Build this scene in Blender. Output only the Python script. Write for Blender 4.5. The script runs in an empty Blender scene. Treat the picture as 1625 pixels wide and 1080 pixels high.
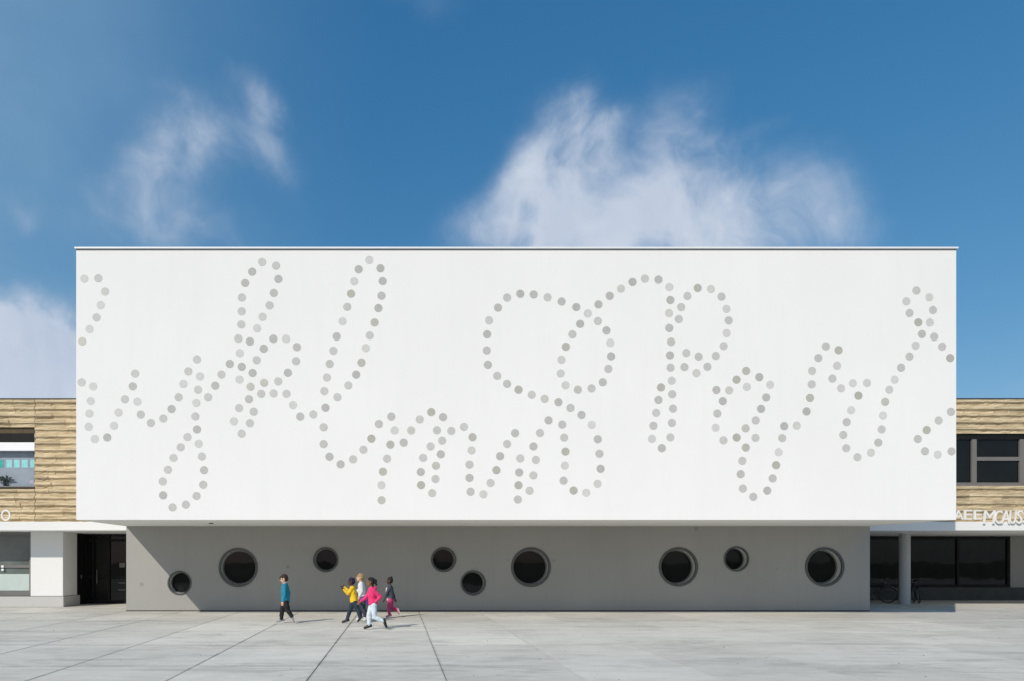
import bpy, bmesh, math, random
from mathutils import Vector, Matrix
from mathutils.geometry import tessellate_polygon

random.seed(7)
R = math.radians
scene = bpy.context.scene
col = scene.collection

# ------------------------------------------------------------------ camera
EYE = 1.7                      # eye height
FPX = 1100.0                   # focal length in photograph pixels (1625 wide)
VX, VY = 632.0, 889.0          # where the view axis meets the photograph
cam_d = bpy.data.cameras.new('camera')
cam = bpy.data.objects.new('camera', cam_d); col.objects.link(cam)
cam.location = (0, 0, EYE); cam.rotation_euler = (R(90), 0, 0)
cam_d.sensor_fit = 'HORIZONTAL'; cam_d.sensor_width = 36.0
cam_d.lens = 36.0 * FPX / 1625.0
cam_d.shift_x = (812.5 - VX) / 1625.0
cam_d.shift_y = (VY - 540.0) / 1625.0
cam_d.clip_start = 0.1; cam_d.clip_end = 3000
scene.camera = cam

# ------------------------------------------------------------------ light
SUN = Vector((0.88, 1.10, -1.0)).normalized()          # direction the light travels
sun_elev = math.asin(-SUN.z)
sun_az = math.atan2(-SUN.x, -SUN.y)                    # from +Y towards +X
sl = bpy.data.lights.new('sun', 'SUN'); sl.energy = 3.35; sl.angle = R(0.5); sl.color = (1.0, 0.925, 0.83)
so = bpy.data.objects.new('sun', sl); col.objects.link(so)
so.rotation_euler = SUN.to_track_quat('-Z', 'Y').to_euler(); so.location = (-20, -25, 30)

scene.view_settings.view_transform = 'Standard'
scene.view_settings.look = 'None'
scene.view_settings.exposure = 0.0
scene.view_settings.gamma = 1.0
scene.view_settings.use_curve_mapping = False

# ------------------------------------------------------------------ node helpers
class NT:
    def __init__(self, tree): self.t = tree; self.n = tree.nodes; self.l = tree.links
    def node(self, typ, **kw):
        n = self.n.new(typ)
        for k, v in kw.items(): setattr(n, k, v)
        return n
    def put(self, sock, v):
        if isinstance(v, bpy.types.NodeSocket): self.l.new(v, sock)
        elif v is not None: sock.default_value = v
    def m(self, op, a, b=None, c=None, clamp=False):
        n = self.node('ShaderNodeMath', operation=op, use_clamp=clamp)
        self.put(n.inputs[0], a)
        if b is not None: self.put(n.inputs[1], b)
        if c is not None: self.put(n.inputs[2], c)
        return n.outputs[0]
    def remap(self, v, a, b, c=0.0, d=1.0, smooth=False):
        n = self.node('ShaderNodeMapRange', interpolation_type='SMOOTHSTEP' if smooth else 'LINEAR', clamp=True)
        self.put(n.inputs['Value'], v)
        for k, x in zip(('From Min', 'From Max', 'To Min', 'To Max'), (a, b, c, d)): n.inputs[k].default_value = x
        return n.outputs[0]
    def noise(self, vec, scale, detail=4, rough=0.55, dist=0.0):
        n = self.node('ShaderNodeTexNoise')
        if vec is not None: self.l.new(vec, n.inputs['Vector'])
        n.inputs['Scale'].default_value = scale; n.inputs['Detail'].default_value = detail
        n.inputs['Roughness'].default_value = rough; n.inputs['Distortion'].default_value = dist
        return n.outputs[0]
    def mapping(self, vec, scale=(1, 1, 1), rot=(0, 0, 0), loc=(0, 0, 0)):
        n = self.node('ShaderNodeMapping'); self.l.new(vec, n.inputs['Vector'])
        n.inputs['Scale'].default_value = scale; n.inputs['Rotation'].default_value = rot; n.inputs['Location'].default_value = loc
        return n.outputs[0]
    def mix(self, f, a, b, blend='MIX'):
        n = self.node('ShaderNodeMix', data_type='RGBA', blend_type=blend)
        self.put(n.inputs[0], f); self.put(n.inputs[6], a); self.put(n.inputs[7], b)
        return n.outputs[2]

def rgba(c): return (c[0], c[1], c[2], 1.0)

# ------------------------------------------------------------------ sky
world = bpy.data.worlds.new('World'); scene.world = world; world.use_nodes = True
w = NT(world.node_tree); w.n.clear()
sky = w.node('ShaderNodeTexSky', sky_type='NISHITA')
sky.sun_disc = False; sky.sun_elevation = sun_elev; sky.sun_rotation = sun_az
sky.altitude = 50; sky.air_density = 1.0; sky.dust_density = 0.6; sky.ozone_density = 2.2
tc = w.node('ShaderNodeTexCoord'); D = tc.outputs['Generated']
# ragged outlines: the cloud banks are laid out in a gently warped sky
wn = w.node('ShaderNodeTexNoise'); w.l.new(D, wn.inputs['Vector']); wn.inputs['Scale'].default_value = 7.0; wn.inputs['Detail'].default_value = 5; wn.inputs['Roughness'].default_value = 0.55
ws = w.node('ShaderNodeVectorMath', operation='SUBTRACT'); w.l.new(wn.outputs['Color'], ws.inputs[0]); ws.inputs[1].default_value = (0.5, 0.5, 0.5)
wm = w.node('ShaderNodeVectorMath', operation='MULTIPLY_ADD'); w.l.new(ws.outputs[0], wm.inputs[0]); wm.inputs[1].default_value = (0.10, 0.10, 0.10); w.l.new(D, wm.inputs[2])
sep = w.node('ShaderNodeSeparateXYZ'); w.l.new(wm.outputs[0], sep.inputs[0])
X, Y, Z = sep.outputs
yy = w.m('MAXIMUM', Y, 0.15)
U = w.m('DIVIDE', X, yy); V = w.m('DIVIDE', Z, yy)
# cloud banks: azimuth/height centre, half sizes, tilt, weight
def bank(px, py, a, b, tilt, wt):
    u0, v0 = (px - VX) / FPX, (VY - py) / FPX; a /= FPX; b /= FPX
    du = w.m('SUBTRACT', U, u0); dv = w.m('SUBTRACT', V, v0)
    c, s = math.cos(R(tilt)), math.sin(R(tilt))
    p = w.m('ADD', w.m('MULTIPLY', du, c / a), w.m('MULTIPLY', dv, s / a))
    q = w.m('ADD', w.m('MULTIPLY', du, -s / b), w.m('MULTIPLY', dv, c / b))
    e = w.m('ADD', w.m('MULTIPLY', p, p), w.m('MULTIPLY', q, q))
    return w.m('MULTIPLY', w.m('POWER', 2.718, w.m('MULTIPLY', w.m('POWER', e, 1.1), -1.0)), wt)
BANKS = [
    (905, 365, 130, 85, 15, 1.1), (895, 275, 80, 95, -20, 1.0), (928, 188, 60, 66, 0, 1.0), (1050, 320, 108, 98, 0, 0.85), (1072, 180, 58, 78, 0, 0.62),
    (1175, 365, 140, 80, 0, 0.62), (1300, 345, 100, 82, 0, 0.6), (1160, 285, 90, 60, 0, 0.3), (1180, 205, 70, 22, 25, 0.26), (735, 375, 70, 38, 35, 0.34), (790, 320, 38, 75, -35, 0.30),
    (425, 215, 34, 85, 18, 0.44), (378, 150, 34, 60, 28, 0.46), (240, 275, 72, 64, 0, 0.82), (280, 200, 48, 78, 25, 0.70), (345, 230, 90, 42, -10, 0.45),
    (265, 350, 140, 55, -10, 0.62), (35, 325, 42, 26, -20, 0.34), (660, 0, 70, 34, 0, 0.22),
    (25, 555, 160, 72, 0, 2.8), (-90, 580, 160, 110, 0, 1.6), (60, 640, 200, 40, 0, 0.8), (1690, 640, 150, 26, 0, 0.3),
]
dens = None
for bk in BANKS:
    g = bank(*bk); dens = g if dens is None else w.m('ADD', dens, g)
warp = w.node('ShaderNodeTexNoise'); w.l.new(D, warp.inputs['Vector']); warp.inputs['Scale'].default_value = 5.0; warp.inputs['Detail'].default_value = 3
wv = w.node('ShaderNodeVectorMath', operation='MULTIPLY_ADD')
w.l.new(warp.outputs['Color'], wv.inputs[0]); wv.inputs[1].default_value = (0.22, 0.22, 0.22); w.l.new(D, wv.inputs[2])
n1 = w.noise(w.mapping(wv.outputs[0], (1.25, 1.0, 0.95), (0, R(28), 0)), 7.5, 12, 0.56)
n2 = w.noise(w.mapping(D, (1, 1, 1.7)), 2.6, 8, 0.58, 0.6)
n3 = w.noise(w.mapping(wv.outputs[0], (1.35, 1.0, 0.85), (0, R(28), 0)), 19.0, 9, 0.5)
nn = w.m('ADD', w.m('MULTIPLY', n1, 0.82), w.m('MULTIPLY', n3, 0.18))
body = w.m('MULTIPLY', dens, w.remap(nn, 0.33, 0.67, 0.30, 1.30))
alpha = w.remap(body, 0.03, 1.3, 0.0, 0.93, smooth=True)
# thin milky veil, thicker low down and to the west
veil = w.m('MULTIPLY', w.remap(U, 0.0, -0.75, 0.0, 1.0, smooth=True), w.remap(n2, 0.3, 0.75, 0.22, 0.46))
# scattered fair-weather clouds over the rest of the sky
rest = w.m('MULTIPLY', w.remap(n2, 0.56, 0.74, 0.0, 0.75, smooth=True), w.remap(Y, 0.30, -0.10, 0.0, 1.0, smooth=True))
rest = w.m('MULTIPLY', rest, w.remap(Z, 0.0, 0.12, 0.0, 1.0))
SKYS = 0.10
hs = w.node('ShaderNodeHueSaturation'); hs.inputs['Saturation'].default_value = 1.12; hs.inputs['Value'].default_value = 1.0
w.l.new(sky.outputs[0], hs.inputs['Color'])
sc = w.node('ShaderNodeSeparateColor'); w.l.new(hs.outputs[0], sc.inputs[0])
cc = w.node('ShaderNodeCombineColor')
for k, (ga, am) in enumerate(((1.106, 0.633), (0.70, 1.373), (0.556, 2.13))):      # deep polarised blue
    w.l.new(w.m('MULTIPLY', w.m('POWER', w.m('MAXIMUM', sc.outputs[k], 0.0001), ga), am), cc.inputs[k])
shade = w.remap(n1, 0.3, 0.75, 0.0, 1.0)
ccol = w.mix(shade, rgba((4.7, 5.5, 6.9)), rgba((6.5, 7.1, 8.1)))
fin = w.mix(veil, cc.outputs[0], rgba((3.9, 5.9, 7.6)))
fin = w.mix(w.m('MAXIMUM', alpha, rest), fin, ccol)
bg = w.node('ShaderNodeBackground'); w.l.new(fin, bg.inputs['Color']); bg.inputs['Strength'].default_value = SKYS
wo = w.node('ShaderNodeOutputWorld'); w.l.new(bg.outputs[0], wo.inputs['Surface'])

# ------------------------------------------------------------------ materials
def mat(name, base, rough=0.7, var=0.08, scale=3.0, bump=0.0, bscale=40.0, metal=0.0, spec=0.5, stretch=(1, 1, 1), per_object=0.0, tint=None):
    m = bpy.data.materials.new(name); m.use_nodes = True
    t = NT(m.node_tree); b = t.n['Principled BSDF']
    g = t.node('ShaderNodeTexCoord'); P = t.mapping(g.outputs['Object'], stretch)
    ge = t.node('ShaderNodeNewGeometry')
    P = t.mapping(ge.outputs['Position'], stretch)
    n = t.noise(P, scale, 6, 0.6)
    lo = [c * (1 - var) for c in base]; hi = [min(1, c * (1 + var)) for c in (tint or base)]
    c = t.mix(t.remap(n, 0.3, 0.7), rgba(lo), rgba(hi))
    if per_object:
        oi = t.node('ShaderNodeObjectInfo')
        h = t.node('ShaderNodeHueSaturation'); t.l.new(c, h.inputs['Color'])
        t.l.new(t.remap(oi.outputs['Random'], 0, 1, 1 - per_object, 1 + per_object), h.inputs['Value'])
        c = h.outputs[0]
    t.l.new(c, b.inputs['Base Color'])
    b.inputs['Roughness'].default_value = rough; b.inputs['Metallic'].default_value = metal
    b.inputs['Specular IOR Level'].default_value = spec
    if bump:
        bn = t.node('ShaderNodeBump'); bn.inputs['Strength'].default_value = bump; bn.inputs['Distance'].default_value = 0.01
        t.l.new(t.noise(P, bscale, 5, 0.6), bn.inputs['Height']); t.l.new(bn.outputs[0], b.inputs['Normal'])
    return m

def concrete_ground():
    m = bpy.data.materials.new('paving_concrete'); m.use_nodes = True
    t = NT(m.node_tree); b = t.n['Principled BSDF']
    P = t.node('ShaderNodeNewGeometry').outputs['Position']
    big = t.noise(t.mapping(P, (0.5, 1.0, 1)), 0.55, 6, 0.6, 0.4)
    mid = t.noise(t.mapping(P, (0.8, 1.6, 1)), 2.2, 8, 0.68)
    fine = t.noise(P, 26, 6, 0.7)
    c = t.mix(t.remap(big, 0.3, 0.7), rgba((0.455, 0.437, 0.385)), rgba((0.66, 0.635, 0.57)))
    c = t.mix(t.remap(mid, 0.35, 0.68, 0, 0.65), c, rgba((0.70, 0.675, 0.61)))
    c = t.mix(t.remap(fine, 0.5, 0.78, 0, 0.35), c, rgba((0.34, 0.33, 0.305)))
    # dark stains and gum
    vor = t.node('ShaderNodeTexVoronoi', feature='F1'); t.l.new(P, vor.inputs['Vector']); vor.inputs['Scale'].default_value = 0.9
    st = t.remap(vor.outputs['Distance'], 0.015, 0.045, 0.5, 0.0, smooth=True)
    c = t.mix(st, c, rgba((0.16, 0.155, 0.15)))
    stain = t.noise(t.mapping(P, (0.35, 1.2, 1), loc=(3, 9, 0)), 1.2, 9, 0.72, 0.8)
    c = t.mix(t.remap(stain, 0.50, 0.66, 0, 0.55, smooth=True), c, rgba((0.33, 0.32, 0.295)))
    loc = t.node('ShaderNodeTexCoord').outputs['Object']; sx_ = t.node('ShaderNodeSeparateXYZ'); t.l.new(loc, sx_.inputs[0])
    def edge(v, size):
        q = t.m('MODULO', t.m('ADD', v, size * 40), size); return t.m('MINIMUM', q, t.m('SUBTRACT', size, q))
    ed = t.m('MINIMUM', edge(sx_.outputs[0], 1.99), t.m('MULTIPLY', edge(sx_.outputs[1], 2.8), 0.34))
    grime = t.m('MULTIPLY', t.remap(ed, 0.0, 0.055, 1.0, 0.0, smooth=True), t.remap(t.noise(P, 2.0, 6, 0.7), 0.38, 0.66, 0.08, 0.62))
    gx_ = t.node('ShaderNodeSeparateXYZ'); t.l.new(P, gx_.inputs[0])
    grime = t.m('MULTIPLY', grime, t.remap(gx_.outputs[0], 0.5, 4.0, 1.0, 0.38))
    c = t.mix(grime, c, rgba((0.20, 0.192, 0.175)))
    oi = t.node('ShaderNodeObjectInfo'); h = t.node('ShaderNodeHueSaturation'); t.l.new(c, h.inputs['Color'])
    t.l.new(t.remap(oi.outputs['Random'], 0, 1, 0.92, 1.07), h.inputs['Value'])
    t.l.new(h.outputs[0], b.inputs['Base Color']); b.inputs['Roughness'].default_value = 0.85; b.inputs['Specular IOR Level'].default_value = 0.3
    bn = t.node('ShaderNodeBump'); bn.inputs['Strength'].default_value = 0.35; bn.inputs['Distance'].default_value = 0.008
    t.l.new(fine, bn.inputs['Height']); t.l.new(bn.outputs[0], b.inputs['Normal'])
    return m

def stone_mat():
    m = bpy.data.materials.new('split_sandstone'); m.use_nodes = True
    t = NT(m.node_tree); b = t.n['Principled BSDF']
    P = t.node('ShaderNodeNewGeometry').outputs['Position']
    a = t.noise(t.mapping(P, (0.8, 1, 12)), 1.5, 5, 0.6)
    f = t.noise(t.mapping(P, (0.8, 1, 10.0)), 3.2, 6, 0.66)
    c = t.mix(t.remap(a, 0.32, 0.68), rgba((0.41, 0.313, 0.182)), rgba((0.70, 0.585, 0.395)))
    c = t.mix(t.remap(f, 0.52, 0.72, 0, 0.78), c, rgba((0.20, 0.14, 0.07)))
    c = t.mix(t.remap(f, 0.45, 0.28, 0, 0.5), c, rgba((0.74, 0.62, 0.44)))
    oi = t.node('ShaderNodeObjectInfo'); h = t.node('ShaderNodeHueSaturation'); t.l.new(c, h.inputs['Color'])
    t.l.new(t.remap(oi.outputs['Random'], 0, 1, 0.86, 1.12), h.inputs['Value'])
    t.l.new(h.outputs[0], b.inputs['Base Color']); b.inputs['Roughness'].default_value = 0.9; b.inputs['Specular IOR Level'].default_value = 0.2
    bn = t.node('ShaderNodeBump'); bn.inputs['Strength'].default_value = 0.22; bn.inputs['Distance'].default_value = 0.02
    t.l.new(f, bn.inputs['Height']); t.l.new(bn.outputs[0], b.inputs['Normal'])
    return m

def render_mat(name, base, streak=0.05, top=None):
    """rendered (plastered) wall: faint mottling, vertical rain streaks, fine grain"""
    m = bpy.data.materials.new(name); m.use_nodes = True
    t = NT(m.node_tree); b = t.n['Principled BSDF']
    P = t.node('ShaderNodeNewGeometry').outputs['Position']
    a = t.noise(t.mapping(P, (1, 1, 0.8)), 0.35, 6, 0.6)
    s = t.noise(t.mapping(P, (2.2, 1, 0.18)), 1.6, 6, 0.6)
    f = t.noise(P, 60, 4, 0.6)
    k = t.noise(P, 3.2, 8, 0.7)
    vo = t.node('ShaderNodeTexVoronoi', feature='F1'); t.l.new(P, vo.inputs['Vector']); vo.inputs['Scale'].default_value = 0.8
    sp = t.m('MULTIPLY', t.remap(vo.outputs['Distance'], 0.03, 0.075, 1.0, 0.0, smooth=True), min(0.55, streak * 5) if streak > 0.05 else 0.0)
    lo = [c * (1 - streak) for c in base]
    c = t.mix(t.remap(a, 0.3, 0.7), rgba(lo), rgba(base))
    c = t.mix(t.remap(s, 0.5, 0.8, 0, 0.5), c, rgba([x * (1 - 1.6 * streak) for x in base]))
    c = t.mix(t.remap(k, 0.62, 0.75, 0, 0.35), c, rgba([x * (1 - 2.2 * streak) for x in base]))
    c = t.mix(sp, c, rgba([x * 0.45 for x in base]))
    t.l.new(c, b.inputs['Base Color']); b.inputs['Roughness'].default_value = 0.88; b.inputs['Specular IOR Level'].default_value = 0.25
    bn = t.node('ShaderNodeBump'); bn.inputs['Strength'].default_value = 0.2; bn.inputs['Distance'].default_value = 0.004
    t.l.new(f, bn.inputs['Height']); t.l.new(bn.outputs[0], b.inputs['Normal'])
    return m

def glass_mat(name, tint, through=0.0, rough=0.02):
    m = bpy.data.materials.new(name); m.use_nodes = True
    t = NT(m.node_tree); b = t.n['Principled BSDF']
    P = t.node('ShaderNodeNewGeometry').outputs['Position']
    t.l.new(t.mix(t.remap(t.noise(P, 1.3, 4), 0.35, 0.7), rgba([c * 0.7 for c in tint]), rgba(tint)), b.inputs['Base Color'])
    b.inputs['Roughness'].default_value = rough; b.inputs['Specular IOR Level'].default_value = 0.24 if max(tint) < 0.05 else 0.4
    bn = t.node('ShaderNodeBump'); bn.inputs['Strength'].default_value = 0.12; bn.inputs['Distance'].default_value = 0.03
    t.l.new(t.noise(P, 0.9, 2), bn.inputs['Height']); t.l.new(bn.outputs[0], b.inputs['Normal'])
    if through:
        tr = t.node('ShaderNodeBsdfTransparent'); tr.inputs[0].default_value = (0.96, 0.98, 0.985, 1)
        mx = t.node('ShaderNodeMixShader'); mx.inputs[0].default_value = 1 - through
        out = t.n['Material Output']
        t.l.new(tr.outputs[0], mx.inputs[1]); t.l.new(b.outputs[0], mx.inputs[2]); t.l.new(mx.outputs[0], out.inputs['Surface'])
    return m

M = dict(
    white=render_mat('white_render', (0.875, 0.865, 0.84), 0.035),
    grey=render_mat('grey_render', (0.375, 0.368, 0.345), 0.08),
    pierwhite=render_mat('pier_white_render', (0.80, 0.80, 0.78), 0.025),
    plinth=render_mat('plinth_concrete', (0.55, 0.54, 0.52), 0.08),
    colgrey=render_mat('column_concrete', (0.50, 0.50, 0.49), 0.08),
    pave=concrete_ground(), stone=stone_mat(),
    mortar=mat('stone_backing', (0.10, 0.075, 0.045), 0.95, 0.2),
    soil=mat('outer_ground', (0.06, 0.085, 0.035), 0.95, 0.3, 0.6),
    joint=mat('joint_bed', (0.10, 0.098, 0.092), 0.95, 0.3, 4),
    coping=mat('coping_aluminium', (0.82, 0.83, 0.84), 0.4, 0.03, 2, spec=0.5),
    capdark=mat('dark_parapet_metal', (0.045, 0.043, 0.04), 0.5, 0.1),
    frame=mat('grey_window_frame', (0.17, 0.165, 0.16), 0.45, 0.06),
    frame_light=mat('pale_window_frame', (0.175, 0.16, 0.15), 0.5, 0.06),
    ring=mat('round_window_ring', (0.085, 0.085, 0.083), 0.45, 0.08),
    liner=mat('round_window_liner', (0.60, 0.66, 0.63), 0.5, 0.06),
    black=mat('black_metal', (0.012, 0.012, 0.012), 0.55, 0.2, spec=0.15),
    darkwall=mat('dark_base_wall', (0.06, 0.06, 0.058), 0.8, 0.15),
    dim=mat('room_wall', (0.05, 0.05, 0.05), 0.9, 0.2),
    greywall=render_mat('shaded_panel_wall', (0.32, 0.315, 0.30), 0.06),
    glass=glass_mat('dark_glass', (0.013, 0.013, 0.0125)),
    glass_thru=glass_mat('clear_glass', (0.02, 0.025, 0.03), 0.94),
    glass_green=glass_mat('greenish_glass', (0.16, 0.19, 0.18), 0.0, 0.06),
    film=mat('frosted_film', (0.50, 0.58, 0.55), 0.5, 0.05, 2),
    back_sheet=mat('grey_back_sheet', (0.44, 0.47, 0.53), 0.8, 0.08, 3),
    white_panel=mat('white_panel', (0.85, 0.86, 0.88), 0.5, 0.02),
    cyan=mat('cyan_paper', (0.46, 0.92, 0.94), 0.8, 0.12, 9),
    teal=mat('teal_paper', (0.10, 0.55, 0.52), 0.8, 0.15, 9),
    lilac=mat('lilac_paper', (0.66, 0.58, 0.74), 0.8, 0.05),
    leafdark=mat('dark_leaf', (0.02, 0.03, 0.028), 0.6, 0.3),
    letter=mat('white_letter', (0.82, 0.81, 0.78), 0.5, 0.03),
    steel=mat('steel', (0.22, 0.22, 0.22), 0.4, 0.05, metal=1.0),
)
DOTM = {}
for key, c in dict(d=(0.475, 0.466, 0.440), m=(0.545, 0.535, 0.508), l=(0.62, 0.61, 0.585), D=(0.465, 0.453, 0.395), N=(0.535, 0.523, 0.470), L=(0.605, 0.595, 0.55)).items():
    DOTM[key] = mat('dot_tile_' + {'d': 'dark', 'm': 'middle', 'l': 'light', 'D': 'dark_warm', 'N': 'middle_warm', 'L': 'light_warm'}[key], c, 0.6, 0.06, 9, per_object=0.05)

# ------------------------------------------------------------------ mesh helpers
class MB:
    def __init__(self): self.v = []; self.f = []
    def add(self, vs, fs):
        o = len(self.v); self.v += [tuple(p) for p in vs]; self.f += [tuple(i + o for i in f) for f in fs]; return self
    def box(self, x0, x1, y0, y1, z0, z1, open_front=False):
        vs = [(x0, y0, z0), (x1, y0, z0), (x1, y1, z0), (x0, y1, z0), (x0, y0, z1), (x1, y0, z1), (x1, y1, z1), (x0, y1, z1)]
        fs = [(0, 3, 2, 1), (4, 5, 6, 7), (1, 2, 6, 5), (2, 3, 7, 6), (3, 0, 4, 7)]
        if not open_front: fs.append((0, 1, 5, 4))
        return self.add(vs, fs)
    def bev(self, x0, x1, y0, y1, z0, z1, b=0.01):
        bm = bmesh.new(); bmesh.ops.create_cube(bm, size=1)
        for v in bm.verts:
            v.co = Vector(((x0 + x1) / 2 + v.co.x * (x1 - x0), (y0 + y1) / 2 + v.co.y * (y1 - y0), (z0 + z1) / 2 + v.co.z * (z1 - z0)))
        bmesh.ops.bevel(bm, geom=bm.edges[:], offset=b, segments=1, affect='EDGES', profile=0.5)
        bm.verts.index_update()
        self.add([v.co.copy() for v in bm.verts], [[v.index for v in f.verts] for f in bm.faces]); bm.free(); return self
    def tube(self, pts, r, n=10, cap=True, radii=None):
        pts = [Vector(p) for p in pts]; rings = []
        up = None
        for i, p in enumerate(pts):
            d = (pts[min(i + 1, len(pts) - 1)] - pts[max(i - 1, 0)]).normalized()
            if up is None: up = Vector((0, 1, 0)) if abs(d.y) < 0.9 else Vector((1, 0, 0))
            a = d.cross(up).normalized(); b2 = a.cross(d).normalized(); up = b2
            rr = radii[i] if radii else r
            rings.append([p + (a * math.cos(2 * math.pi * k / n) + b2 * math.sin(2 * math.pi * k / n)) * rr for k in range(n)])
        vs = [q for rg in rings for q in rg]; fs = []
        for i in range(len(pts) - 1):
            for k in range(n): fs.append((i * n + k, i * n + (k + 1) % n, (i + 1) * n + (k + 1) % n, (i + 1) * n + k))
        if cap: fs += [tuple(range(n))[::-1], tuple((len(pts) - 1) * n + k for k in range(n))]
        return self.add(vs, fs)
    def ellipsoid(self, c, rx, ry, rz, nu=20, nv=12, rot=None, noise=0.0):
        vs = []; fs = []; c = Vector(c)
        for j in range(nv + 1):
            th = math.pi * j / nv
            for i in range(nu):
                ph = 2 * math.pi * i / nu
                k = 1 + noise * (random.random() - 0.5)
                p = Vector((math.sin(th) * math.cos(ph) * rx * k, math.sin(th) * math.sin(ph) * ry * k, math.cos(th) * rz * k))
                if rot: p = rot @ p
                vs.append(c + p)
        for j in range(nv):
            for i in range(nu): fs.append((j * nu + i, (j + 1) * nu + i, (j + 1) * nu + (i + 1) % nu, j * nu + (i + 1) % nu))
        return self.add(vs, fs)
    def lathe_y(self, cx, cz, prof, n=40):
        """revolve (radius, y) profile about the axis parallel to Y through (cx, cz)"""
        vs = []; fs = []
        for r, y in prof:
            for k in range(n):
                a = 2 * math.pi * k / n; vs.append((cx + r * math.cos(a), y, cz + r * math.sin(a)))
        for i in range(len(prof) - 1):
            for k in range(n): fs.append((i * n + k, i * n + (k + 1) % n, (i + 1) * n + (k + 1) % n, (i + 1) * n + k))
        return self.add(vs, fs)
    def mesh(self, name, m, off=(0, 0, 0), smooth=False):
        me = bpy.data.meshes.new(name); o = Vector(off)
        me.from_pydata([Vector(p) - o for p in self.v], [], self.f); me.update()
        bm = bmesh.new(); bm.from_mesh(me); bmesh.ops.recalc_face_normals(bm, faces=bm.faces[:]); bm.to_mesh(me); bm.free()
        if m: me.materials.append(m)
        if smooth:
            me.polygons.foreach_set('use_smooth', [True] * len(me.polygons))
        return me
    def build(self, name, m, parent=None, smooth=False):
        off = world_loc(parent)
        return link(name, self.mesh(name, m, off, smooth), parent)

def world_loc(o):
    p = Vector((0, 0, 0))
    while o is not None: p += o.location; o = o.parent
    return p
def link(name, data, parent=None, loc=None):
    o = bpy.data.objects.new(name, data); col.objects.link(o)
    if parent is not None: o.parent = parent
    if loc is not None: o.location = loc
    return o
def thing(name, label, cat, loc=(0, 0, 0), group=None):
    o = bpy.data.objects.new(name, None); col.objects.link(o); o.location = loc
    o.empty_display_size = 0.2
    o['label'] = label; o['category'] = cat
    if group: o['group'] = group
    return o
def tag(o, label, cat, group=None):
    o['label'] = label; o['category'] = cat
    if group: o['group'] = group
    return o
def at(px, py, depth):
    """place a point seen at a photograph pixel on the plane `depth` metres away"""
    return Vector(((px - VX) * depth / FPX, depth, EYE + (VY - py) * depth / FPX))
def smooth_by_angle(o, ang=40):
    me = o.data
    me.polygons.foreach_set('use_smooth', [True] * len(me.polygons))
    try: me.set_sharp_from_angle(angle=R(ang))
    except Exception: pass

# ------------------------------------------------------------------ planes of the place
D_BOX, D_LOW, D_WING, D_CAN, D_DOOR, D_GLASS = 19.78, 23.37, 25.6, 24.55, 27.5, 30.0
XL, XR = -9.19, 15.92                       # hall left and right faces
Z_SOF, Z_TOP = 2.87, 10.57                  # underside and top of the white block
Z_CAN0, Z_CAN1 = 2.77, 3.085                # canopy slab
Z_PAR = 7.65                                # parapet of the wings

# ------------------------------------------------------------------ ground
g = MB(); g.add([(-900, -700, -0.16), (900, -700, -0.16), (900, 1100, -0.16), (-900, 1100, -0.16)], [(0, 1, 2, 3)])
go = g.build('ground', M['soil']); go['kind'] = 'structure'
pl = MB(); pl.box(-60.0, 60.0, -6.0, 33.0, -0.14, -0.03)
plaza = pl.build('plaza', M['joint']); plaza['kind'] = 'structure'
SX, SY, JX, JY = 1.99, 2.8, 0.69, 11.2
rows = range(-2, 7); cols_ = range(-11, 16)
slab_meshes = {}
def slab_mesh(gap):
    if gap not in slab_meshes:
        b = MB(); b.bev(gap / 2, SX - gap / 2, 0.014, SY - 0.014, -0.028, 0.0, 0.004)
        slab_meshes[gap] = b.mesh('concrete_slab', M['pave'])
    return slab_meshes[gap]
for j in rows:
    for i in cols_:
        x = JX + SX * i
        gap = 0.014 if x < -0.5 else (0.011 if x < 1.5 else 0.005)
        o = link('concrete_slab', slab_mesh(gap), plaza, (x, JY + SY * j, random.uniform(-0.0015, 0.0)))
# plaza paving beyond the slabs that can be told apart
def cover(x0, x1, y0, y1, name):
    b = MB()
    x = x0
    while x < x1 - 0.1:
        y = y0
        while y < y1 - 0.1:
            b.box(x + 0.004, min(x + SX * 2, x1) - 0.004, y + 0.004, min(y + SY * 2, y1) - 0.004, -0.028, -0.001); y += SY * 2
        x += SX * 2
    o = b.build(name, M['pave'], plaza); o['kind'] = 'stuff'
xa, xb = JX + SX * cols_[0], JX + SX * (cols_[-1] + 1); ya, yb = JY + SY * rows[0], JY + SY * (rows[-1] + 1)
cover(-58, 58, -5.6, ya, 'outer_paving'); cover(-58, xa, ya, yb, 'outer_paving'); cover(xb, 58, ya, yb, 'outer_paving')

gb = MB(); rg_ = random.Random(21)
for k in range(130):
    x, y, r_ = rg_.uniform(-13, 20), rg_.uniform(9.5, 23), rg_.uniform(0.005, 0.024); a = rg_.uniform(0, 6.28)
    ps = [(x + r_ * rg_.uniform(0.5, 1) * math.cos(a + q * 1.25), y + r_ * rg_.uniform(0.5, 1) * math.sin(a + q * 1.25), 0.0015) for q in range(5)]
    gb.add(ps + [(x, y, 0.003 + r_ * 0.35)], [(q, (q + 1) % 5, 5) for q in range(5)])
gt = gb.build('grit', mat('grit_and_leaf_bits', (0.11, 0.095, 0.07), 0.9, 0.3), None); gt['kind'] = 'stuff'

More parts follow.
